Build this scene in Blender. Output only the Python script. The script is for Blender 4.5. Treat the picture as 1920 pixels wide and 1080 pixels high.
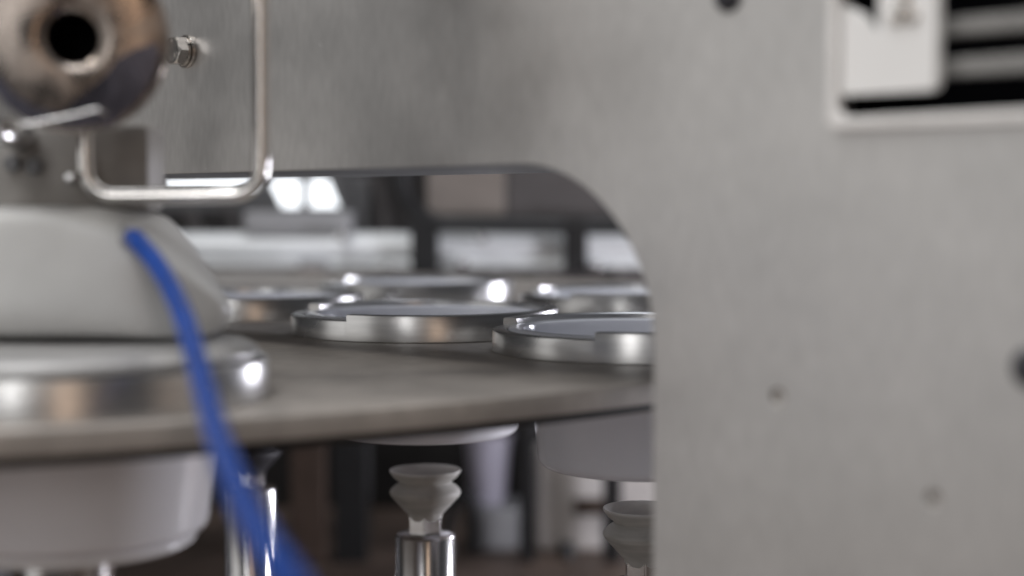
import bpy, bmesh, math, random
from mathutils import Vector, Matrix
random.seed(7)
R = math.radians
for o in list(bpy.data.objects): bpy.data.objects.remove(o)
sc = bpy.context.scene
C = sc.collection
MM = 0.001

# ------------------------------------------------------------------ camera
F = 3000.0                        # focal length in photo pixels (1920 wide)
CAMZ = 49.0                       # camera height over the turntable top, mm
PITCH = math.atan(150 / F)
cam = bpy.data.objects.new('camera', bpy.data.cameras.new('camera'))
C.objects.link(cam)
cam.location = (0, 0, CAMZ * MM)
cam.rotation_euler = (R(90) - PITCH, 0, 0)
cam.data.lens = 36 * F / 1920
cam.data.sensor_width = 36
cam.data.clip_start = 0.01
cam.data.clip_end = 50
cam.data.dof.use_dof = True
cam.data.dof.focus_distance = 0.556
cam.data.dof.aperture_fstop = 5.2
cam.data.dof.aperture_blades = 0
sc.camera = cam

# ------------------------------------------------------------------ world and lamps
w = bpy.data.worlds.new('World'); sc.world = w; w.use_nodes = True
bg = w.node_tree.nodes['Background']
bg.inputs[0].default_value = (0.140, 0.144, 0.154, 1)
bg.inputs[1].default_value = 0.30

def area(name, loc, target, sx, sy, power, col):
    l = bpy.data.lights.new(name, 'AREA')
    l.shape = 'RECTANGLE'; l.size = sx; l.size_y = sy; l.energy = power; l.color = col
    o = bpy.data.objects.new(name, l); C.objects.link(o)
    o.location = loc
    d = Vector(target) - Vector(loc)
    o.rotation_euler = d.to_track_quat('-Z', 'Y').to_euler()
    return o
area('ceiling_lamp_key', (-1.20, 0.02, 1.50), (-0.05, 0.50, 0.0), 0.20, 0.20, 8, (1, 0.97, 0.93))
area('hall_window_side', (-1.75, -0.27, 0.05), (-0.05, 0.15, 0.05), 1.6, 2.4, 8.8, (1, 0.985, 0.965))
area('ceiling_lamp_front', (-0.40, -0.30, 1.90), (-0.25, 0.40, 0.0), 0.9, 1.5, 26, (0.97, 0.98, 1.0))
area('ceiling_lamp_rear', (0.30, 1.05, 1.70), (-0.05, 0.70, 0.0), 0.9, 0.35, 4.5, (0.86, 0.90, 1.0))
area('hall_lamp_warm', (0.50, -1.60, 0.35), (0.0, 0.60, 0.0), 0.30, 1.3, 2.0, (1, 0.72, 0.52))
area('hall_lamp_tall', (-0.52, -1.55, 0.95), (-0.10, 0.42, 0.05), 0.24, 2.0, 7.6, (1, 0.99, 0.98))
area('glint_lamp_high', (0.42, 1.03, 0.03), (-0.05, 0.60, 0.0), 0.10, 0.08, 0.95, (0.90, 0.90, 1.0))  # added small lamp for the blurred glints on the rings
area('fill_lamp_low', (0.55, 0.84, -0.10), (-0.05, 0.85, -0.10), 0.16, 0.12, 3.4, (0.92, 0.92, 1.0))  # added fill lamp for the cup undersides and the cabinet

vs = sc.view_settings
vs.view_transform = 'Standard'; vs.look = 'None'; vs.exposure = 0; vs.gamma = 1; vs.use_curve_mapping = False
sc.render.engine = 'CYCLES'

# ------------------------------------------------------------------ pixel helpers (photo pixels -> mm in the place)
def ray(x, y):
    a, b = x - 960.0, 540.0 - y
    return Vector((a, F * math.cos(PITCH) + b * math.sin(PITCH), -F * math.sin(PITCH) + b * math.cos(PITCH)))
def at(x, y, Y):                  # point at distance Y (mm) into the scene
    d = ray(x, y); t = Y / d.y
    return Vector((d.x * t, Y, CAMZ + d.z * t))
S = 425.0                         # steel panel plane: X + Y = S
R2 = math.sqrt(0.5)
def pan(x, y, depth=0.0):         # panel-local (u, v) of a pixel, on a plane depth mm behind the panel
    d = ray(x, y); t = (S + depth / R2) / (d.x + d.y)
    p = d * t
    return ((p.x - p.y) * R2, CAMZ + p.z)

# ------------------------------------------------------------------ materials
MAT = {}
def mat(name, col, metal=0.0, rough=0.5, var=0.15, scale=60.0, stretch=(1, 1, 1), rvar=0.1, bump=0.0, bscale=None,
        dust=0.0, coat=0.0, sss=0.0, emit=None, spec=0.5, aniso=0.0, smudge=0.0, smscale=14.0, trans=0.0):
    m = bpy.data.materials.new(name); m.use_nodes = True
    nt = m.node_tree; N = nt.nodes; L = nt.links
    p = N['Principled BSDF']
    p.inputs['Metallic'].default_value = metal
    p.inputs['Specular IOR Level'].default_value = spec
    if coat: p.inputs['Coat Weight'].default_value = coat; p.inputs['Coat Roughness'].default_value = 0.12
    if sss:
        p.inputs['Subsurface Weight'].default_value = sss
        p.inputs['Subsurface Radius'].default_value = (1, 1, 1)
        p.inputs['Subsurface Scale'].default_value = 0.004
    if trans: p.inputs['Transmission Weight'].default_value = trans
    if aniso: p.inputs['Anisotropic'].default_value = aniso
    tc = N.new('ShaderNodeTexCoord'); mp = N.new('ShaderNodeMapping')
    mp.inputs['Scale'].default_value = stretch
    L.new(tc.outputs['Object'], mp.inputs['Vector'])
    nz = N.new('ShaderNodeTexNoise'); nz.inputs['Scale'].default_value = scale; nz.inputs['Detail'].default_value = 5
    L.new(mp.outputs[0], nz.inputs['Vector'])
    sm = N.new('ShaderNodeTexNoise'); sm.inputs['Scale'].default_value = smscale; sm.inputs['Detail'].default_value = 3
    L.new(tc.outputs['Object'], sm.inputs['Vector'])
    rmp = N.new('ShaderNodeMapRange'); rmp.inputs[1].default_value = 0.3; rmp.inputs[2].default_value = 0.7
    rmp.inputs[3].default_value = 1 - var; rmp.inputs[4].default_value = 1 + var
    L.new(nz.outputs['Fac'], rmp.inputs[0])
    rms = N.new('ShaderNodeMapRange'); rms.inputs[1].default_value = 0.35; rms.inputs[2].default_value = 0.65
    rms.inputs[3].default_value = 1 - smudge; rms.inputs[4].default_value = 1 + smudge * 0.5
    L.new(sm.outputs['Fac'], rms.inputs[0])
    mu = N.new('ShaderNodeMath'); mu.operation = 'MULTIPLY'
    L.new(rmp.outputs[0], mu.inputs[0]); L.new(rms.outputs[0], mu.inputs[1])
    vm = N.new('ShaderNodeVectorMath'); vm.operation = 'SCALE'; vm.inputs[0].default_value = col[:3]
    L.new(mu.outputs[0], vm.inputs['Scale'])
    colout = vm.outputs[0]
    rr = N.new('ShaderNodeMapRange'); rr.inputs[1].default_value = 0.3; rr.inputs[2].default_value = 0.7
    rr.inputs[3].default_value = max(0.02, rough - rvar); rr.inputs[4].default_value = rough + rvar
    L.new(sm.outputs['Fac'], rr.inputs[0])
    L.new(rr.outputs[0], p.inputs['Roughness'])
    if dust:
        vo = N.new('ShaderNodeTexVoronoi'); vo.inputs['Scale'].default_value = 330; vo.inputs['Randomness'].default_value = 1
        L.new(tc.outputs['Object'], vo.inputs['Vector'])
        d1 = N.new('ShaderNodeMath'); d1.operation = 'LESS_THAN'; d1.inputs[1].default_value = 0.07
        L.new(vo.outputs['Distance'], d1.inputs[0])
        sx = N.new('ShaderNodeSeparateXYZ'); L.new(vo.outputs['Color'], sx.inputs[0])
        d2 = N.new('ShaderNodeMath'); d2.operation = 'LESS_THAN'; d2.inputs[1].default_value = dust
        L.new(sx.outputs[0], d2.inputs[0])
        d3 = N.new('ShaderNodeMath'); d3.operation = 'MULTIPLY'; L.new(d1.outputs[0], d3.inputs[0]); L.new(d2.outputs[0], d3.inputs[1])
        mx = N.new('ShaderNodeMix'); mx.data_type = 'RGBA'
        L.new(d3.outputs[0], mx.inputs['Factor']); L.new(colout, mx.inputs[6]); mx.inputs[7].default_value = (0.85, 0.85, 0.83, 1)
        colout = mx.outputs[2]
        inv = N.new('ShaderNodeMath'); inv.operation = 'SUBTRACT'; inv.inputs[0].default_value = 1; L.new(d3.outputs[0], inv.inputs[1])
        mm = N.new('ShaderNodeMath'); mm.operation = 'MULTIPLY'; mm.inputs[1].default_value = metal; L.new(inv.outputs[0], mm.inputs[0])
        L.new(mm.outputs[0], p.inputs['Metallic'])
    L.new(colout, p.inputs['Base Color'])
    if bump:
        b = N.new('ShaderNodeBump'); b.inputs['Strength'].default_value = bump; b.inputs['Distance'].default_value = 0.0004
        if bscale:
            n2 = N.new('ShaderNodeTexNoise'); n2.inputs['Scale'].default_value = bscale; L.new(mp.outputs[0], n2.inputs['Vector'])
            L.new(n2.outputs['Fac'], b.inputs['Height'])
        else: L.new(nz.outputs['Fac'], b.inputs['Height'])
        L.new(b.outputs[0], p.inputs['Normal'])
    if emit:
        p.inputs['Emission Color'].default_value = (*emit[0], 1); p.inputs['Emission Strength'].default_value = emit[1]
    MAT[name] = m
    return m
mat('panel_steel', (0.61, 0.597, 0.585), metal=0.97, rough=0.44, var=0.06, scale=520, stretch=(1, 0.3, 1), rvar=0.05, dust=0.16, smudge=0.10, smscale=26, bump=0.05)
mat('bezel_steel', (0.84, 0.82, 0.80), metal=0.0, rough=0.45, var=0.04, scale=200)
mat('disc_steel', (0.42, 0.385, 0.352), metal=0.30, rough=0.48, var=0.10, scale=160, rvar=0.06, dust=0.14, smudge=0.10, smscale=32)
mat('ring_steel', (0.66, 0.655, 0.65), metal=1.0, rough=0.28, var=0.10, scale=500, stretch=(0.1, 0.1, 1), rvar=0.04, dust=0.02, bump=0.015)
mat('chrome', (0.62, 0.61, 0.61), metal=1.0, rough=0.18, var=0.04, scale=200, rvar=0.03)
mat('rod_steel', (0.72, 0.70, 0.68), metal=1.0, rough=0.17, var=0.04, scale=200, rvar=0.04)
mat('bolt_steel', (0.52, 0.49, 0.46), metal=1.0, rough=0.26, var=0.10, scale=900, rvar=0.06, bump=0.05)
mat('head_steel', (0.37, 0.32, 0.285), metal=1.0, rough=0.29, var=0.30, scale=420, stretch=(1, 1, 0.06), rvar=0.14, smudge=0.3, smscale=110, bump=0.02)
mat('dark_steel', (0.16, 0.16, 0.165), metal=0.7, rough=0.42, var=0.12, scale=120)
mat('body_grey', (0.30, 0.285, 0.27), metal=0.2, rough=0.55, var=0.10, scale=120, smudge=0.2)
mat('navy_reflection', (0.13, 0.13, 0.165), metal=0.9, rough=0.26, var=0.35, scale=160, rvar=0.1, bump=0.25, bscale=90)  # tone of the dark reflection on the housing face
mat('seal_steel', (0.46, 0.455, 0.45), metal=0.6, rough=0.42, var=0.06, scale=120)
mat('white_pom', (0.56, 0.56, 0.55), rough=0.42, var=0.03, scale=120, sss=0.1)
mat('cup_plastic', (0.85, 0.86, 0.92), rough=0.16, var=0.02, scale=60, sss=0.25, rvar=0.03, spec=0.5)
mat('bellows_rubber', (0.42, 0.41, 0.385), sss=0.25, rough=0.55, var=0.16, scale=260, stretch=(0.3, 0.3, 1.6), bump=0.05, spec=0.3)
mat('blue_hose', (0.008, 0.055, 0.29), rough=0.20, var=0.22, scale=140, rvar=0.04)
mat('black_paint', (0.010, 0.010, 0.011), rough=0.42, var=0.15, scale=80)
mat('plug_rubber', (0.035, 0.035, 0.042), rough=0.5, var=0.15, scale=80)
mat('black_void', (0.003, 0.003, 0.004), rough=0.9, var=0.05, spec=0.05)
mat('base_brown', (0.16, 0.115, 0.09), rough=0.55, var=0.25, scale=30, smudge=0.3)
mat('back_dark', (0.014, 0.012, 0.012), rough=0.6, var=0.25, scale=14, smudge=0.4, smscale=6)
mat('rail_alu', (0.84, 0.86, 0.87), metal=0.0, rough=0.36, var=0.05, scale=100)
mat('grey_paint', (0.30, 0.30, 0.31), rough=0.5, var=0.10, scale=40)
mat('beige_paint', (0.19, 0.165, 0.148), rough=0.5, var=0.10, scale=40)
mat('slate_paint', (0.075, 0.068, 0.068), rough=0.5, var=0.10, scale=40)
mat('cream_paint', (0.62, 0.585, 0.56), rough=0.45, var=0.10, scale=30, smudge=0.1)
mat('lavender_plastic', (0.46, 0.44, 0.52), rough=0.35, var=0.05)
mat('copper_paint', (0.085, 0.058, 0.045), metal=0.3, rough=0.4, var=0.15)
mat('brush_grey', (0.26, 0.255, 0.245), rough=0.85, var=0.5, scale=2200, stretch=(1, 0.4, 1), bump=0.4)
mat('white_gloss', (0.88, 0.88, 0.90), rough=0.15, var=0.02, scale=60)
mat('white_paint', (0.90, 0.89, 0.875), rough=0.45, var=0.02, scale=60)
mat('glint_glow', (0.9, 0.93, 0.95), rough=0.5, var=0.02, emit=((0.92, 0.96, 1.0), 1.9))  # glow standing in for glints on shiny parts

# ------------------------------------------------------------------ mesh helpers (world mm)
def tag(o, label, cat, group=None):
    o['label'] = label; o['category'] = cat
    if group: o['group'] = group
    return o
def root(name, loc, label=None, cat=None, group=None):
    e = bpy.data.objects.new(name, None); C.objects.link(e); e.empty_display_size = 0.01
    e.location = Vector(loc) * MM
    if label: tag(e, label, cat, group)
    return e
def finish(me, m, smooth=None):
    me.materials.clear(); me.materials.append(MAT[m])
    if smooth is not None:
        me.shade_smooth(); me.set_sharp_from_angle(angle=R(smooth))
def link(name, me, parent=None, loc=None):
    o = bpy.data.objects.new(name, me); C.objects.link(o)
    if parent: o.parent = parent
    if loc is not None: o.location = Vector(loc) * MM
    return o
def absorg(parent):               # world origin in mm of a parent (or of a part under a thing)
    v = Vector((0, 0, 0)); p = parent
    while p: v += Vector(p.location); p = p.parent
    return v / MM
def build(name, bm, m, parent=None, smooth=None, origin=None):
    """bm holds world-mm coordinates; it is moved so the object's origin sits at its parent's origin (or at origin)"""
    og = absorg(parent) if parent else Vector(origin or (0, 0, 0))
    for v in bm.verts: v.co = (v.co - og) * MM
    bmesh.ops.recalc_face_normals(bm, faces=bm.faces)
    me = bpy.data.meshes.new(name); bm.to_mesh(me); bm.free()
    finish(me, m, smooth)
    o = link(name, me, parent)
    if not parent: o.location = og * MM
    return o
def box(x0, x1, y0, y1, z0, z1, bev=0.0, seg=2):
    bm = bmesh.new()
    bmesh.ops.create_cube(bm, size=1)
    for v in bm.verts:
        v.co = Vector(((x0 + x1) / 2 + v.co.x * (x1 - x0), (y0 + y1) / 2 + v.co.y * (y1 - y0), (z0 + z1) / 2 + v.co.z * (z1 - z0)))
    if bev: bmesh.ops.bevel(bm, geom=bm.edges[:], offset=bev, segments=seg, affect='EDGES', profile=0.5)
    return bm
def pixbox(xa, xb, ya, yb, Y, depth, bev=1.0):   # box whose front face covers a pixel rectangle at distance Y
    p = at(xa, ya, Y); q = at(xb, yb, Y)
    return box(p.x, q.x, Y, Y + depth, q.z, p.z, bev)
def lathe(profile, cx, cy, seg=72, axis=None, closed=False):
    """profile of (r, z); r = 0 ends close to a pole"""
    bm = bmesh.new(); rings = []
    for r, z in profile:
        if r < 1e-6: rings.append([bm.verts.new((cx, cy, z))])
        else: rings.append([bm.verts.new((cx + r * math.cos(2 * math.pi * k / seg), cy + r * math.sin(2 * math.pi * k / seg), z)) for k in range(seg)])
    pairs = list(zip(rings, rings[1:]))
    if closed: pairs.append((rings[-1], rings[0]))
    for a, b in pairs:
        for k in range(seg):
            k2 = (k + 1) % seg
            if len(a) == 1 and len(b) == 1: continue
            if len(a) == 1: bm.faces.new((a[0], b[k], b[k2]))
            elif len(b) == 1: bm.faces.new((a[k], b[0], a[k2]))
            else: bm.faces.new((a[k], b[k], b[k2], a[k2]))
    return bm
def spline(pts, n=14):
    out = []
    P = [pts[0]] + list(pts) + [pts[-1]]
    for i in range(1, len(P) - 2):
        p0, p1, p2, p3 = P[i - 1], P[i], P[i + 1], P[i + 2]
        for k in range(n):
            t = k / n
            out.append(0.5 * ((2 * p1) + (p2 - p0) * t + (2 * p0 - 5 * p1 + 4 * p2 - p3) * t * t + (3 * p1 - p0 - 3 * p2 + p3) * t ** 3))
    out.append(pts[-1])
    return out
def sweep(path, r, seg=20, closed=False):
    bm = bmesh.new(); n = len(path); rings = []
    t0 = (path[1] - path[0]).normalized()
    up = Vector((0, 0, 1)) if abs(t0.z) < 0.9 else Vector((1, 0, 0))
    nrm = t0.cross(up).normalized()
    for i, p in enumerate(path):
        if closed: t = (path[(i + 1) % n] - path[i - 1]).normalized()
        else: t = (path[min(i + 1, n - 1)] - path[max(i - 1, 0)]).normalized()
        nrm = (nrm - t * nrm.dot(t)).normalized(); b = t.cross(nrm)
        rr = r(i / (n - 1)) if callable(r) else r
        rings.append([bm.verts.new(p + (nrm * math.cos(2 * math.pi * k / seg) + b * math.sin(2 * math.pi * k / seg)) * rr) for k in range(seg)])
    rng = range(n) if closed else range(n - 1)
    for i in rng:
        a, b = rings[i], rings[(i + 1) % n]
        for k in range(seg): bm.faces.new((a[k], a[(k + 1) % seg], b[(k + 1) % seg], b[k]))
    if not closed:
        bm.faces.new(rings[0]); bm.faces.new(list(reversed(rings[-1])))
    return bm
def fill_plate(loops, thick, bev, zoff):
    """flat plate from an outer loop and hole loops (local mm), faces at zoff-thick and zoff -> mesh in metres"""
    cu = bpy.data.curves.new('tmp', 'CURVE'); cu.dimensions = '2D'; cu.fill_mode = 'BOTH'
    cu.extrude = max(1e-6, (thick / 2 - bev) * MM); cu.bevel_depth = bev * MM; cu.bevel_resolution = 2
    cu.offset = -bev * MM
    for lp in loops:
        s = cu.splines.new('POLY'); s.points.add(len(lp) - 1); s.use_cyclic_u = True
        for k, (x, y) in enumerate(lp): s.points[k].co = (x * MM, y * MM, 0, 1)
    o = bpy.data.objects.new('tmp', cu); C.objects.link(o)
    dg = bpy.context.evaluated_depsgraph_get(); dg.update()
    me = bpy.data.meshes.new_from_object(o.evaluated_get(dg))
    bpy.data.objects.remove(o); bpy.data.curves.remove(cu)
    for v in me.vertices: v.co.z += (zoff - thick / 2) * MM
    return me
def circ(cx, cy, r, n=48): return [(cx + r * math.cos(2 * math.pi * k / n), cy + r * math.sin(2 * math.pi * k / n)) for k in range(n)]
def rrect(x0, x1, y0, y1, r, n=8):
    out = []
    for cx, cy, a in ((x1 - r, y1 - r, 0), (x0 + r, y1 - r, 90), (x0 + r, y0 + r, 180), (x1 - r, y0 + r, 270)):
        for k in range(n + 1):
            t = R(a + 90 * k / n); out.append((cx + r * math.cos(t), cy + r * math.sin(t)))
    return out

BASEZ = -230.0
# ------------------------------------------------------------------ setting
o = build('machine_base', box(-780, 800, -250, 1520, BASEZ - 20, BASEZ, 2), 'base_brown', origin=(0, 700, BASEZ)); o['kind'] = 'structure'
o = build('back_wall', box(-780, 800, 1480, 1500, BASEZ, 420, 2), 'back_dark', origin=(0, 1490, BASEZ)); o['kind'] = 'structure'

# ------------------------------------------------------------------ steel panel with the big opening
u_edge = pan(1224, 800)[0]
z_top = pan(700, 315)[1]
RC = 46.0
opening = [(-1230, -205), (u_edge, -205)]
for k in range(25):
    t = R(90 * k / 24)
    opening.append((u_edge - RC + RC * math.cos(t), z_top - RC + RC * math.sin(t)))
opening.append((-1230, z_top))
wl, wb = pan(1574, 212, -2.7)
wr, wt = wl + 130, wb + 110
win = rrect(wl - 1.2, wr + 1.2, wb - 1.2, wt + 1.2, 3.0)
holes = [(pan(1457, 745), 1.9), (pan(1750, 936), 1.7)]
loops = [[(-1420, BASEZ), (-40, BASEZ), (-40, 330), (-1420, 330)], opening, win]
for (hu, hv), hr in holes: loops.append(circ(hu, hv, hr, 28))
bolt_uv = pan(351, 97)
me = fill_plate(loops, 4.0, 0.25, 0.0)
finish(me, 'panel_steel', 35)
panel = link('steel_panel', me)
panel.matrix_world = Matrix(((R2, 0, -R2, S / 2 * MM), (-R2, 0, -R2, S / 2 * MM), (0, 1, 0, 0), (0, 0, 0, 1)))
tag(panel, 'large satin steel machine panel with a rounded cut-out around the turntable', 'panel')
def pbuild(name, bm, m, smooth=None, parent=None):       # part in panel-local mm (u, v, out)
    for v in bm.verts: v.co *= MM
    bmesh.ops.recalc_face_normals(bm, faces=bm.faces)
    me = bpy.data.meshes.new(name); bm.to_mesh(me); bm.free(); finish(me, m, smooth)
    return link(name, me, parent or panel)
# hood sheet running back from the top of the opening
pbuild('hood_sheet', box(-1225, u_edge + 20, z_top + 0.4, z_top + 3.4, -95, -4.05, 0.4), 'dark_steel')
# blind threaded holes
for (hu, hv), hr in holes:
    pbuild('threaded_insert', lathe([(0, -9), (hr + 2, -9), (hr + 2, -4.02), (hr - 0.1, -4.02), (hr - 0.1, -1.5), (hr - 0.5, -1.3), (0, -1.8)], hu, hv, 28), 'bolt_steel', 40)
# round dark plugs
for px, py, rr in ((1366, -6, 3.6), (1934, 690, 4.2)):
    hu, hv = pan(px, py)
    pbuild('rubber_plug', lathe([(0, 2.4), (rr * 0.55, 2.2), (rr * 0.9, 1.3), (rr, 0.4), (rr, 0.02), (0, 0.02)], hu, hv, 40), 'plug_rubber', 40)
# hexagon bolt with spring washer and flat washer
bu, bv = bolt_uv
def hexhead(r_af, z0, z1):
    bm = bmesh.new()
    rc = r_af / math.cos(R(30)); n = 48
    lo, mid, top = [], [], []
    for k in range(n):
        a = 2 * math.pi * k / n
        aa = (math.degrees(a) % 60) - 30
        rr = r_af / math.cos(R(aa))
        drop = 0.55 * (rr - r_af * 0.985) / (rc - r_af)
        c, s = math.cos(a), math.sin(a)
        lo.append(bm.verts.new((bu + rr * c, bv + rr * s, z0)))
        mid.append(bm.verts.new((bu + rr * c, bv + rr * s, z1 - drop)))
        top.append(bm.verts.new((bu + r_af * 0.955 * c, bv + r_af * 0.955 * s, z1)))
    for k in range(n):
        k2 = (k + 1) % n
        bm.faces.new((lo[k], lo[k2], mid[k2], mid[k])); bm.faces.new((mid[k], mid[k2], top[k2], top[k]))
    bm.faces.new(top); bm.faces.new(lo)
    return bm
bolt = pbuild('hex_bolt', hexhead(4.75, 2.75, 6.6), 'bolt_steel', 20)
bolt['label'] = 'hexagon head bolt with two washers and stamped lettering'
pbuild('flat_washer', lathe([(3.2, 0.02), (5.9, 0.02), (6.1, 0.25), (6.1, 1.05), (5.9, 1.3), (3.2, 1.3)], bu, bv, 64, closed=True), 'bolt_steel', 40, bolt)
def spring_washer():
    bm = bmesh.new(); n = 60; rings = []
    for k in range(n):
        a = R(30 + 352 * k / (n - 1)); dz = 0.10 * k / (n - 1)
        rings.append([bm.verts.new((bu + r * math.cos(a), bv + r * math.sin(a), z + dz)) for r, z in ((3.3, 1.34), (5.1, 1.34), (5.3, 1.6), (5.3, 2.3), (5.1, 2.6), (3.3, 2.6))])
    for a, b in zip(rings, rings[1:]):
        for k in range(6): bm.faces.new((a[k], a[(k + 1) % 6], b[(k + 1) % 6], b[k]))
    bm.faces.new(rings[0]); bm.faces.new(list(reversed(rings[-1])))
    return bm
pbuild('spring_washer', spring_washer(), 'bolt_steel', 40, bolt)
def glyph(ch, u, v, z, rot, size):
    cu = bpy.data.curves.new('tmp', 'FONT'); cu.body = ch; cu.size = size * MM; cu.extrude = 0.07 * MM; cu.align_x = 'CENTER'; cu.align_y = 'CENTER'; cu.offset = 0.00003
    o = bpy.data.objects.new('tmp', cu); C.objects.link(o)
    dg = bpy.context.evaluated_depsgraph_get(); dg.update()
    me = bpy.data.meshes.new_from_object(o.evaluated_get(dg)); bpy.data.objects.remove(o); bpy.data.curves.remove(cu)
    finish(me, 'rod_steel')
    g = link('stamped_letter', me, bolt); g.location = Vector((u, v, z)) * MM; g.rotation_euler = (0, 0, rot)
for k, ch in enumerate('A2-70'):
    a = R(-140 + 30 * k)
    glyph(ch, bu + 3.0 * math.cos(a), bv + 3.0 * math.sin(a), 6.62, a + R(90), 1.7)
glyph('8', bu + 0.0, bv + 3.1, 6.62, 0, 1.8)
K = 0.9
bolt.matrix_local = Matrix.Translation(Vector((bu * (1 - K) * MM, bv * (1 - K) * MM, 0))) @ Matrix.Scale(K, 4)
# framed window at the upper right
frame = fill_plate([rrect(wl - 3.4, wr + 3.4, wb - 3.6, wt + 3.6, 2.0), rrect(wl - 1.0, wr + 1.0, wb - 1.0, wt + 1.0, 3.2)], 2.6, 0.5, 2.7)
finish(frame, 'bezel_steel', 50); link('window_frame', frame, panel)
def wallbox():
    bm = bmesh.new(); d0, d1 = -4.02, -42
    a, b, c, d = wl - 4, wr + 4, wb - 4, wt + 4
    V = [bm.verts.new(p) for p in ((a, c, d0), (b, c, d0), (b, d, d0), (a, d, d0), (a, c, d1), (b, c, d1), (b, d, d1), (a, d, d1))]
    for f in ((4, 5, 6, 7), (0, 1, 5, 4), (1, 2, 6, 5), (2, 3, 7, 6), (3, 0, 4, 7)): bm.faces.new([V[i] for i in f])
    return bm
pbuild('window_box', wallbox(), 'black_void')
for ya, yb in ((-56, -24), (34, 68), (110, 144)):
    u0, v0 = pan(1700, ya + 3, 3); u1, v1 = pan(1755, (yb), 3)
    v0 = pan(1755, ya, 3)[1]
    b_ = box(pan(1715, 100, 3)[0], wr + 2, v1, v0, -9, -4.1, 0.5); pbuild('brush_strip', b_, 'brush_grey')
# white bracket with a notch on its top
BD = -1.0
bu0 = wl - 0.4; bu1, bv0 = pan(1752, 166, BD)
bvt = pan(1660, -60, BD)[1]
n0 = pan(1574, 10, BD); n1 = pan(1610, 26, BD); n2 = pan(1642, 74, BD); n3 = pan(1650, -60, BD)
shape = [(bu0, bv0)]
for k in range(7):
    t = R(-90 + 90 * k / 6); shape.append((bu1 - 1.5 + 1.5 * math.cos(t), bv0 + 1.5 + 1.5 * math.sin(t)))
shape += [(bu1, bvt), (n3[0], bvt), (n3[0], n2[1] + 1.5), (n2[0] - 0.4, n2[1]), ((n1[0] + n2[0]) / 2 + 0.3, (n1[1] + n2[1]) / 2), n1, n0, (bu0, n0[1] + 0.2)]
br = fill_plate([shape], 2.4, 0.3, -BD); finish(br, 'white_paint', 40); bro = link('white_bracket', br, panel)
for k, (px, py) in enumerate(((1695, 14), (1712, 30), (1682, 34), (1700, -12))):
    hu, hv = pan(px, py, BD)
    pbuild('latch_screw', lathe([(0, 2.2), (1.0, 2.2), (1.5, 1.7), (1.5, 1.02), (0, 1.02)], hu, hv, 20), 'bolt_steel', 40)

# ------------------------------------------------------------------ turntable
DC = Vector((-284, 776)); DR = 461.0
HOLD = {                          # centre of each cup holder on the turntable
    'left': (-116, 412), 'mid': (-34.4, 630), 'right': (45.6, 549),
    'rear_left': (-121, 735), 'rear_mid': (-52, 872), 'rear_right': (57, 772)}
loops = [circ(0, 0, DR, 360)] + [circ(x - DC.x, y - DC.y, 44.5, 64) for x, y in HOLD.values()]
me = fill_plate(loops, 6.0, 0.4, 0.0); finish(me, 'disc_steel', 40)
disc = link('turntable', me); disc.location = Vector((DC.x, DC.y, 0)) * MM
tag(disc, 'round steel turntable carrying the cup holders through the panel cut-out', 'turntable')
build('turntable_shaft', lathe([(0, -6.02), (70, -6.02), (70, -30), (38, -34), (38, BASEZ), (0, BASEZ)], DC.x, DC.y, 64), 'dark_steel', disc, 40)

build('rim_strip', lathe([(DR - 11, -6.02), (DR - 1.2, -6.02), (DR - 1.2, -7.8), (DR - 2, -8.4), (DR - 11, -8.4)], DC.x, DC.y, 240, closed=True), 'black_paint', disc, 40)  # plain black strip under the turntable rim
# ------------------------------------------------------------------ cup holders and cups
def holder_bm(cx, cy, n0, n1, hi=10.0, lo=7.6):
    """ring; notch (lower rim) from n0 to n1 degrees, measured from the side facing -Y towards -X"""
    bm = bmesh.new()
    angs = sorted(set([k * 2.5 for k in range(144)] + [n0, n0 + 0.01, n1, n1 + 0.01]))
    rings = []
    for a in angs:
        inn = n0 + 0.005 < a <= n1
        # small radius at the foot of the step
        h = lo if inn else hi
        if inn and a - n0 < 0.02: h = lo
        t = R(a); dx, dy = -math.sin(t), -math.cos(t)
        prof = [(52.5, 0.35), (52.5, h - 0.5), (52.35, h - 0.15), (52.0, h), (47.9, h), (47.4, h - 0.3), (47.2, min(h - 0.8, 7.0)), (47.2, 6.4), (43.4, 6.4), (43.2, 6.1), (43.2, 0.02), (52.2, 0.02)]
        rings.append([bm.verts.new((cx + r * dx, cy + r * dy, z)) for r, z in prof])
    n = len(rings); m = len(rings[0])
    for i in range(n):
        a, b = rings[i], rings[(i + 1) % n]
        for k in range(m): bm.faces.new((a[k], a[(k + 1) % m], b[(k + 1) % m], b[k]))
    return bm
def cup_bm(cx, cy, ds=1.0):
    p = [(0, -39.0), (30.5, -39.3)]
    for k in range(7):
        t = R(-90 + 84 * k / 6); p.append((32.8 + 4.0 * math.cos(t), -36.0 + 4.0 * math.sin(t)))
    p += [(38.4, -20), (40.2, -7), (42.1, 5.6), (42.6, 6.44), (46.3, 6.46), (46.9, 6.9), (46.9, 7.6), (46.3, 8.1), (42.6, 8.15), (41.7, 7.6), (41.2, 5.5), (39.3, -7), (37.5, -20), (35.9, -35.4), (34.6, -37.6), (32, -38.3), (0, -38.1)]
    return lathe([(r, z if z > 0 else z * ds) for r, z in p], cx, cy, 96)
NOTCH = {'left': (75, 160), 'mid': (30, 113), 'right': (22, 112), 'rear_left': (60, 140), 'rear_mid': (40, 120), 'rear_right': (35, 115)}
HL = {'left': 'machined steel cup holder ring standing under the white filling head',
      'mid': 'notched steel cup holder ring in the cut-out, one place from the panel edge',
      'right': 'notched steel cup holder ring half hidden by the panel edge',
      'rear_left': 'steel cup holder ring peeping out behind the white filling head',
      'rear_mid': 'blurred steel cup holder ring farthest back, before the pale rail',
      'rear_right': 'blurred steel cup holder ring behind the one at the panel edge'}
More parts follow.
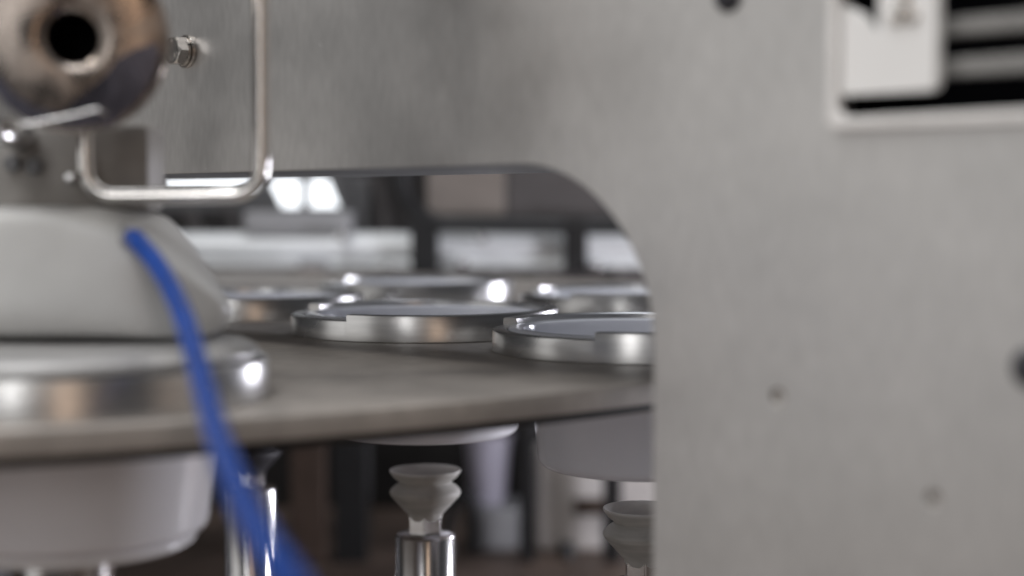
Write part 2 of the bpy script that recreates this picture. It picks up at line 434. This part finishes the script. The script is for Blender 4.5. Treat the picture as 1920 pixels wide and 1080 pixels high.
CL = {'left': 'white plastic cup hanging below the turntable under the filling head',
      'mid': 'white plastic cup in the ring over the fully visible suction lifter',
      'right': 'pale plastic cup hanging beside the panel edge over a grey bellows',
      'rear_left': 'white plastic cup in the ring behind the filling head',
      'rear_mid': 'white plastic cup in the ring farthest back',
      'rear_right': 'white plastic cup in the ring behind the panel edge one'}
for k, (x, y) in HOLD.items():
    tag(build('cup_holder', holder_bm(x, y, *NOTCH[k]), 'ring_steel', smooth=28, origin=(x, y, 0)), HL[k], 'cup holder', 'cup holder rings on the turntable')
    tag(build('plastic_cup', cup_bm(x, y, 0.87 if k == 'left' else 1.0), 'cup_plastic', smooth=40, origin=(x, y, -39)), CL[k], 'cup', 'cups in the holder rings')

# ------------------------------------------------------------------ suction lifters
x_, y_ = HOLD['left']
pad = root('glint_pad', (x_, y_, BASEZ), 'glossy white pad added for the glint under the cup at the filling head', 'glint pad')  # pad added to give the bright glint under this cup
build('glint_pad_plate', lathe([(0, -34.4), (29, -34.4), (32, -34.9), (33.3, -36.0), (33.3, -37.0), (32.2, -37.8), (0, -37.8)], x_, y_, 72), 'white_gloss', pad, 40)
build('glint_pad_stem', lathe([(0, -37.82), (11.9, -37.82), (11.9, BASEZ), (0, BASEZ)], x_, y_, 48), 'chrome', pad, 35)
LL = {'mid': 'chrome lifter with grey bellows suction cup, standing clear in the gap',
      'right': 'lifter with grey bellows suction cup half hidden by the panel edge',
      'rear_left': 'chrome lifter standing behind the blue hose'}
for k in LL:
    x, y = HOLD[k]
    r_ = root('suction_lifter', (x, y, BASEZ), LL[k], 'lifter', 'suction lifters under the turntable')
    build('stem', lathe([(0, -79.8), (9.0, -79.8), (11.3, -80.3), (11.9, -81.2), (11.9, BASEZ), (0, BASEZ)], x, y, 64), 'chrome', r_, 35)
    hx = bmesh.new(); bmesh.ops.create_cone(hx, cap_ends=True, segments=6, radius1=7.0, radius2=7.0, depth=7.5)
    for v in hx.verts: v.co = Vector((x + v.co.x, y + v.co.y, v.co.z - 76.1))
    bmesh.ops.bevel(hx, geom=hx.edges[:], offset=0.4, segments=2, affect='EDGES')
    build('neck_nut', hx, 'chrome', r_)
    prof = [(0, -59.2), (8.5, -59.0), (11.5, -56.6), (13.6, -54.6), (14.0, -54.5), (14.15, -54.9), (13.9, -55.6), (12.4, -57.6), (10.6, -58.9), (10.35, -59.5), (10.7, -60.0),
            (12.4, -61.1), (13.7, -62.5), (14.05, -63.2), (14.0, -63.9), (13.75, -64.2), (13.75, -64.5), (13.3, -65.2), (11.0, -67.8), (8.4, -70.6), (6.9, -72.2), (6.6, -73.6), (6.2, -74.4), (0, -74.4)]
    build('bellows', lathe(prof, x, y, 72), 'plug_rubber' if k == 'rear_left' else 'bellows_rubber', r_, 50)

# ------------------------------------------------------------------ filling head at the left (housing, neck, white block, arm)
hc = at(135, 70, 390)
head = root('filling_head', (hc.x, hc.y, 15.5), 'filling head: drilled round steel housing over a white plastic block', 'filling head')
ax = Vector((math.sin(R(9)), -math.cos(R(9)), -0.03)).normalized()
rot = Vector((0, 0, 1)).rotation_difference(ax).to_matrix()
def along(bm, origin):
    for v in bm.verts: v.co = origin + rot @ v.co
    return bm
RH = 23.0
prof = [(0, -14), (6.3, -14), (6.3, -1.5), (7.2, -0.5), (8.0, 0.0), (10, 0.0), (RH - 1.4, 0.0), (RH - 0.5, -0.4), (RH, -1.4), (RH, -9), (RH - 1.5, -10.5), (RH - 2, -22), (0, -22)]
hs = build('housing', along(lathe(prof, 0, 0, 96), hc), 'head_steel', head, 40)
build('bore', along(lathe([(0, -13.6), (5.95, -13.6), (5.95, -1.3), (6.25, -1.3), (6.25, -13.9), (0, -13.9)], 0, 0, 48), hc), 'black_void', head)
def face_pt(x, y, lift):
    dd = ray(x, y); cp = Vector((0, 0, CAMZ)); o_ = hc + ax * lift
    return cp + dd * ((o_ - cp).dot(ax) / dd.dot(ax))
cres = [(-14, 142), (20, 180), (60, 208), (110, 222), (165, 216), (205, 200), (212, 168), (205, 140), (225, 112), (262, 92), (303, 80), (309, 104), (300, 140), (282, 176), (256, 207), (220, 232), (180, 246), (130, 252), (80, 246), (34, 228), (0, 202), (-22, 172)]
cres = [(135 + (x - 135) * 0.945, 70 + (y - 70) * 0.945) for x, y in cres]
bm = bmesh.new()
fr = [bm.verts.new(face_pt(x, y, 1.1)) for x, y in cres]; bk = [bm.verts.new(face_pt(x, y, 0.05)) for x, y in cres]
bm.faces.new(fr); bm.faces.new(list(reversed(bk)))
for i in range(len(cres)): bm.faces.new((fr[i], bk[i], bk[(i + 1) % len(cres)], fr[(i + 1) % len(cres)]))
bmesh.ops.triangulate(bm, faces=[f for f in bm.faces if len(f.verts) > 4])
build('reflection_crescent', bm, 'navy_reflection', hs)  # crescent plate standing in for a dark reflection on the housing
build('crescent_edge', sweep(spline([face_pt(x, y, 1.2) for x, y in ((18, 222), (40, 234), (90, 226), (140, 216), (180, 206), (200, 212))], 6), 0.45, 12), 'rod_steel', hs, 60)  # bright line along the reflection crescent
# dark body between housing and white block
n_ = at(120, 330, 435)
build('neck', lathe([(0, 300.5), (9, 300.5), (9, 47), (0, 47)], n_.x, n_.y, 64), 'dark_steel', head, 40)
bb = pixbox(-140, 282, 232, 396, 424, 20, 2.5)
build('body_block', bb, 'body_grey', head, 30)
for px, py in ((26, 307), (66, 313)):
    c_ = at(px, py, 424)
    build('socket_screw', sweep([c_ + Vector((0, 1, 0)), c_ + Vector((0, -2.2, 0)), c_ + Vector((0, -2.6, 0))], lambda t: 2.2 if t < 0.9 else 1.8, 18), 'dark_steel', head, 40)
kn = at(-12, 250, 400)
build('glint_knob', sweep([kn + Vector((0, 40, 0)), kn, kn + Vector((0, -1.5, 0))], lambda t: 3.6 if t < 0.9 else 2.4, 20), 'chrome', head, 40)  # chrome knob added for a glint at the left edge
p = at(131, 332, 416)
build('glint_stub', sweep([p + Vector((0, 12, 0)), p, p + Vector((0, -2, 0))], lambda t: 1.7 if t < 0.9 else 0.8, 16), 'chrome', head, 40)  # chrome stub added for a small round highlight
# white block
bm = bmesh.new()
for px, py, Y in ((-120, 640, 398), (262, 640, 398), (262, 446, 398), (120, 388, 402), (-120, 384, 402),
                  (392, 634, 412), (438, 604, 416), (436, 572, 416), (-120, 628, 470), (320, 392, 446), (441, 578, 446), (400, 625, 446), (-120, 386, 470), (250, 386, 470)):
    bm.verts.new(at(px, py, Y))
bmesh.ops.convex_hull(bm, input=bm.verts[:])
bmesh.ops.dissolve_limit(bm, angle_limit=R(2), verts=bm.verts[:], edges=bm.edges[:])
zmin = min(v.co.z for v in bm.verts)
bmesh.ops.triangulate(bm, faces=bm.faces[:])
for _ in range(3): bmesh.ops.subdivide_edges(bm, edges=bm.edges[:], cuts=1, use_grid_fill=True)
for _ in range(7): bmesh.ops.smooth_vert(bm, verts=bm.verts[:], factor=0.5, use_axis_x=True, use_axis_y=True, use_axis_z=True)
wb_ = build('white_block', bm, 'white_pom', head, 70)
hx0, hy0 = -116, 412
build('sealing_plate', lathe([(0, zmin + 3), (46, zmin + 3), (49.5, zmin + 1.2), (50, zmin + 0.4), (50, 11.2), (49.3, 10.5), (0, 10.5)], hx0, hy0, 96), 'seal_steel', head, 40)
# arm to the panel, above the picture
build('mounting_arm', box(n_.x - 16, n_.x + 48, 414, 488, 300, 314, 1.5), 'dark_steel', head)
build('arm_foot', box(n_.x - 16, n_.x + 20, 480, S - n_.x - 21, 301, 313, 1.0), 'dark_steel', head)

# ------------------------------------------------------------------ bent wire guard
G = 419.0
def gp(x, y): return at(x, y, G)
path = [Vector((gp(489, 0).x, G, 301)), gp(489, -100), gp(489, 100), gp(490, 280)]
for k in range(1, 8):
    t = R(90 * k / 8); path.append(gp(437 + 53 * math.cos(t), 312 + 53 * math.sin(t)))
path += [gp(437, 366), gp(320, 367), gp(215, 368)]
for k in range(1, 8):
    t = R(90 + 90 * k / 8); path.append(gp(213 + 52 * math.cos(t), 315 + 53 * math.sin(t)))
path += [gp(160, 300), gp(160, 100), Vector((gp(160, 0).x, G, 301))]
gb = build('wire_guard', sweep(path, 2.25, 24), 'rod_steel', smooth=60, origin=gp(320, 367))
tag(gb, 'bent polished steel wire guard hanging in front of the panel', 'wire guard')

# ------------------------------------------------------------------ blue hose
pts = [at(248, 446, 402), at(258, 454, 396), at(296, 500, 386), at(338, 580, 366), at(372, 690, 338), at(402, 800, 308), at(440, 905, 280), at(492, 1010, 254), at(555, 1110, 232), at(618, 1230, 218), at(680, 1420, 208)]
pts += [Vector((-18, 204, -110)), Vector((-18, 204, BASEZ + 0.1))]
hz = build('blue_hose', sweep(spline(pts, 12), 2.5, 24), 'blue_hose', smooth=60, origin=pts[0])
f0, f1 = pts[0], pts[1]; fd = (f1 - f0).normalized()
build('hose_fitting', sweep([f0 - fd * 4, f0 + fd * 1.0, f0 + fd * 1.6], lambda t: 3.5 if t < 0.9 else 3.0, 20), 'seal_steel', hz, 40)
tag(hz, 'blue plastic air hose curving down from the white block', 'hose')

# ------------------------------------------------------------------ rear stand beyond the turntable
YR = 1250.0
q = at(990, 800, YR)
st = root('rear_stand', (q.x, q.y, BASEZ), 'rear stand: pale rail and black frame on black posts behind the turntable', 'stand')
def legz(px, wpx, Y, top_py, name, m, depth=14):
    a = at(px - wpx / 2, top_py, Y); b = at(px + wpx / 2, top_py, Y)
    return build(name, box(a.x, b.x, Y, Y + depth, BASEZ, a.z, 1.0), m, st)
legz(989, 30, YR - 2, 515, 'leg', 'black_paint'); legz(1150, 34, YR - 2, 515, 'leg', 'black_paint')
legz(655, 60, YR - 2, 515, 'leg', 'black_paint', 20)
build('lower_beam', pixbox(640, 1420, 503, 530, YR, 16), 'slate_paint', st)
for a, b in ((770, 822), (1058, 1102)):
    build('upright', pixbox(a, b, 405, 512, YR - 12, 12), 'black_paint', st)
pr = []
for k in range(2): pass
def hbar(x0, x1, py, rpx, Y):
    a = at(x0, py, Y); b = at(x1, py, Y); s = rpx * Y / F
    return sweep([a, a + Vector((0.8, 0, 0)), b - Vector((0.8, 0, 0)), b], lambda t: s * (0.94 if t in (0, 1) else 1), 32)
build('rail', hbar(330, 1400, 463, 27, YR + 16), 'rail_alu', st, 40)
build('rail_foot', hbar(560, 1400, 497, 9, YR + 10), 'rail_alu', st, 40)
fp = [at(752, 250, YR - 6), at(753, 340, YR - 6), at(770, 385, YR - 6), at(812, 415, YR - 6), at(870, 421, YR - 6), at(1100, 424, YR - 6), at(1420, 426, YR - 6)]
build('frame_arm', sweep(spline(fp, 8), 6.6, 20), 'black_paint', st, 60)
build('beige_plate', pixbox(800, 948, 300, 404, YR + 6, 8), 'beige_paint', st)
build('slate_plate', pixbox(952, 1420, 300, 424, YR + 8, 8), 'slate_paint', st)
build('guide_block', pixbox(455, 660, 396, 440, YR + 2, 30, 3), 'grey_paint', st)
build('side_block', pixbox(250, 615, 490, 552, YR - 4, 30, 3), 'grey_paint', st)
build('side_strip', pixbox(250, 560, 486, 500, YR - 9, 6, 1), 'rail_alu', st)
for px, py, r_px in ((866, 494, 9), (722, 502, 8), (1116, 500, 8), (640, 440, 9), (905, 448, 8), (560, 519, 7), (650, 516, 7), (845, 517, 6), (935, 514, 7), (1015, 515, 7), (1160, 512, 6)):
    c_ = at(px, py, YR - 16); rk = r_px * YR / F
    build('glint_stud', sweep([c_ + Vector((0, 18, 0)), c_ + Vector((0, 1, 0)), c_, c_ + Vector((0, -0.8, 0))], lambda t: rk if t < 0.5 else (rk * 0.9 if t < 0.9 else rk * 0.6), 18), 'chrome', st, 40)  # chrome studs added for background highlights
for px, py0, py1, rr in ((352, 395, 486, 5.0), (420, 380, 470, 3.5), (700, 330, 445, 4.0)):
    a_ = at(px, py0, YR + 40); b_ = at(px + 26, py1, YR + 40)
    build('pipe', sweep(spline([a_, a_ * 0.6 + b_ * 0.4 + Vector((3, 0, 0)), b_], 8), rr, 14), 'slate_paint', st, 60)
build('copper_post', box(at(545, 900, YR).x, at(612, 900, YR).x, YR - 6, YR + 12, BASEZ, at(545, 500, YR).z, 2), 'copper_paint', st)

# ------------------------------------------------------------------ glowing panes added for glints far behind
YL = 1330.0
lp = at(700, 400, YL)
wl_ = root('glint_panel', (lp.x, lp.y, BASEZ), 'glowing white panes in place of glints behind the wire guard', 'glint panel')
build('glint_housing', pixbox(240, 660, 318, 398, YL, 16, 1.5), 'dark_steel', wl_)
build('glint_post', box(at(640, 400, YL).x, at(690, 400, YL).x, YL + 3, YL + 14, BASEZ, at(640, 330, YL).z, 1), 'dark_steel', wl_)
def quad(px4, Y, depth):
    bm = bmesh.new()
    f = [bm.verts.new(at(x, y, Y)) for x, y in px4]; b = [bm.verts.new(at(x, y, Y) + Vector((0, depth, 0))) for x, y in px4]
    bm.faces.new(f); bm.faces.new(list(reversed(b)))
    for i in range(4): bm.faces.new((f[i], b[i], b[(i + 1) % 4], f[(i + 1) % 4]))
    return bm
for px4 in (((308, 338), (478, 338), (478, 352), (308, 352)), ((506, 338), (562, 338), (562, 388), (530, 388)), ((582, 338), (614, 338), (634, 388), (582, 388))):
    build('glint_pane', quad(px4, YL - 3, 3.2), 'glint_glow', wl_)  # each pane glows in place of a bright glint

# ------------------------------------------------------------------ things on the base behind
YC = 1290.0
a = at(1008, 850, YC); b = at(1420, 1048, YC)
cab = root('cream_cabinet', ((a.x + b.x) / 2, YC, BASEZ), 'cream painted cabinet between the black posts under the turntable', 'cabinet')
build('cabinet_body', box(a.x, b.x, YC, YC + 70, BASEZ, a.z, 4), 'cream_paint', cab)
h0 = at(1075, 932, YC); h1 = at(1150, 962, YC)
build('cabinet_handle', box(h0.x, h1.x, YC - 10, YC + 0.1, h1.z, h0.z, 3), 'copper_paint', cab)
k0 = at(1063, 1034, YC - 20)
kb = build('floor_knob', lathe([(0, BASEZ + 14), (4, BASEZ + 13), (6, BASEZ + 9), (6.5, BASEZ), (0, BASEZ)], k0.x, YC - 26, 24), 'black_paint', smooth=40, origin=(k0.x, YC - 26, BASEZ))
tag(kb, 'small black knob on the brown base before the cream cabinet', 'knob')
a = at(872, 955, YC); b = at(985, 1040, YC)
gbx = build('grey_box', box(a.x, b.x, YC, YC + 60, BASEZ, a.z, 3), 'grey_paint', origin=((a.x + b.x) / 2, YC, BASEZ))
tag(gbx, 'dull grey box on the base left of the black post', 'box')
c0 = at(915, 900, YC + 30); zb = a.z; zt = at(915, 815, YC + 30).z
tb = build('plastic_tub', lathe([(0, zb), (13, zb), (15, zb + 3), (19, zt - 3), (20.5, zt - 2), (20.5, zt), (18.8, zt), (14, zb + 4), (0, zb + 3)], c0.x, YC + 30, 48), 'lavender_plastic', smooth=40, origin=(c0.x, YC + 30, zb))
tag(tb, 'lavender white plastic tub standing on the grey box', 'tub')
hp = [at(845, 1043, YC - 12), at(838, 1000, YC - 12), at(850, 950, YC - 12), at(872, 925, YC - 12), at(888, 955, YC - 12), at(890, 1000, YC - 12), at(884, 1043, YC - 12)]
hp[0].z = BASEZ + 0.2; hp[-1].z = BASEZ + 0.2
hh = build('black_hose', sweep(spline(hp, 8), 4.6, 16), 'black_paint', smooth=60, origin=hp[0])
tag(hh, 'looped black hose standing before the grey box', 'hose')
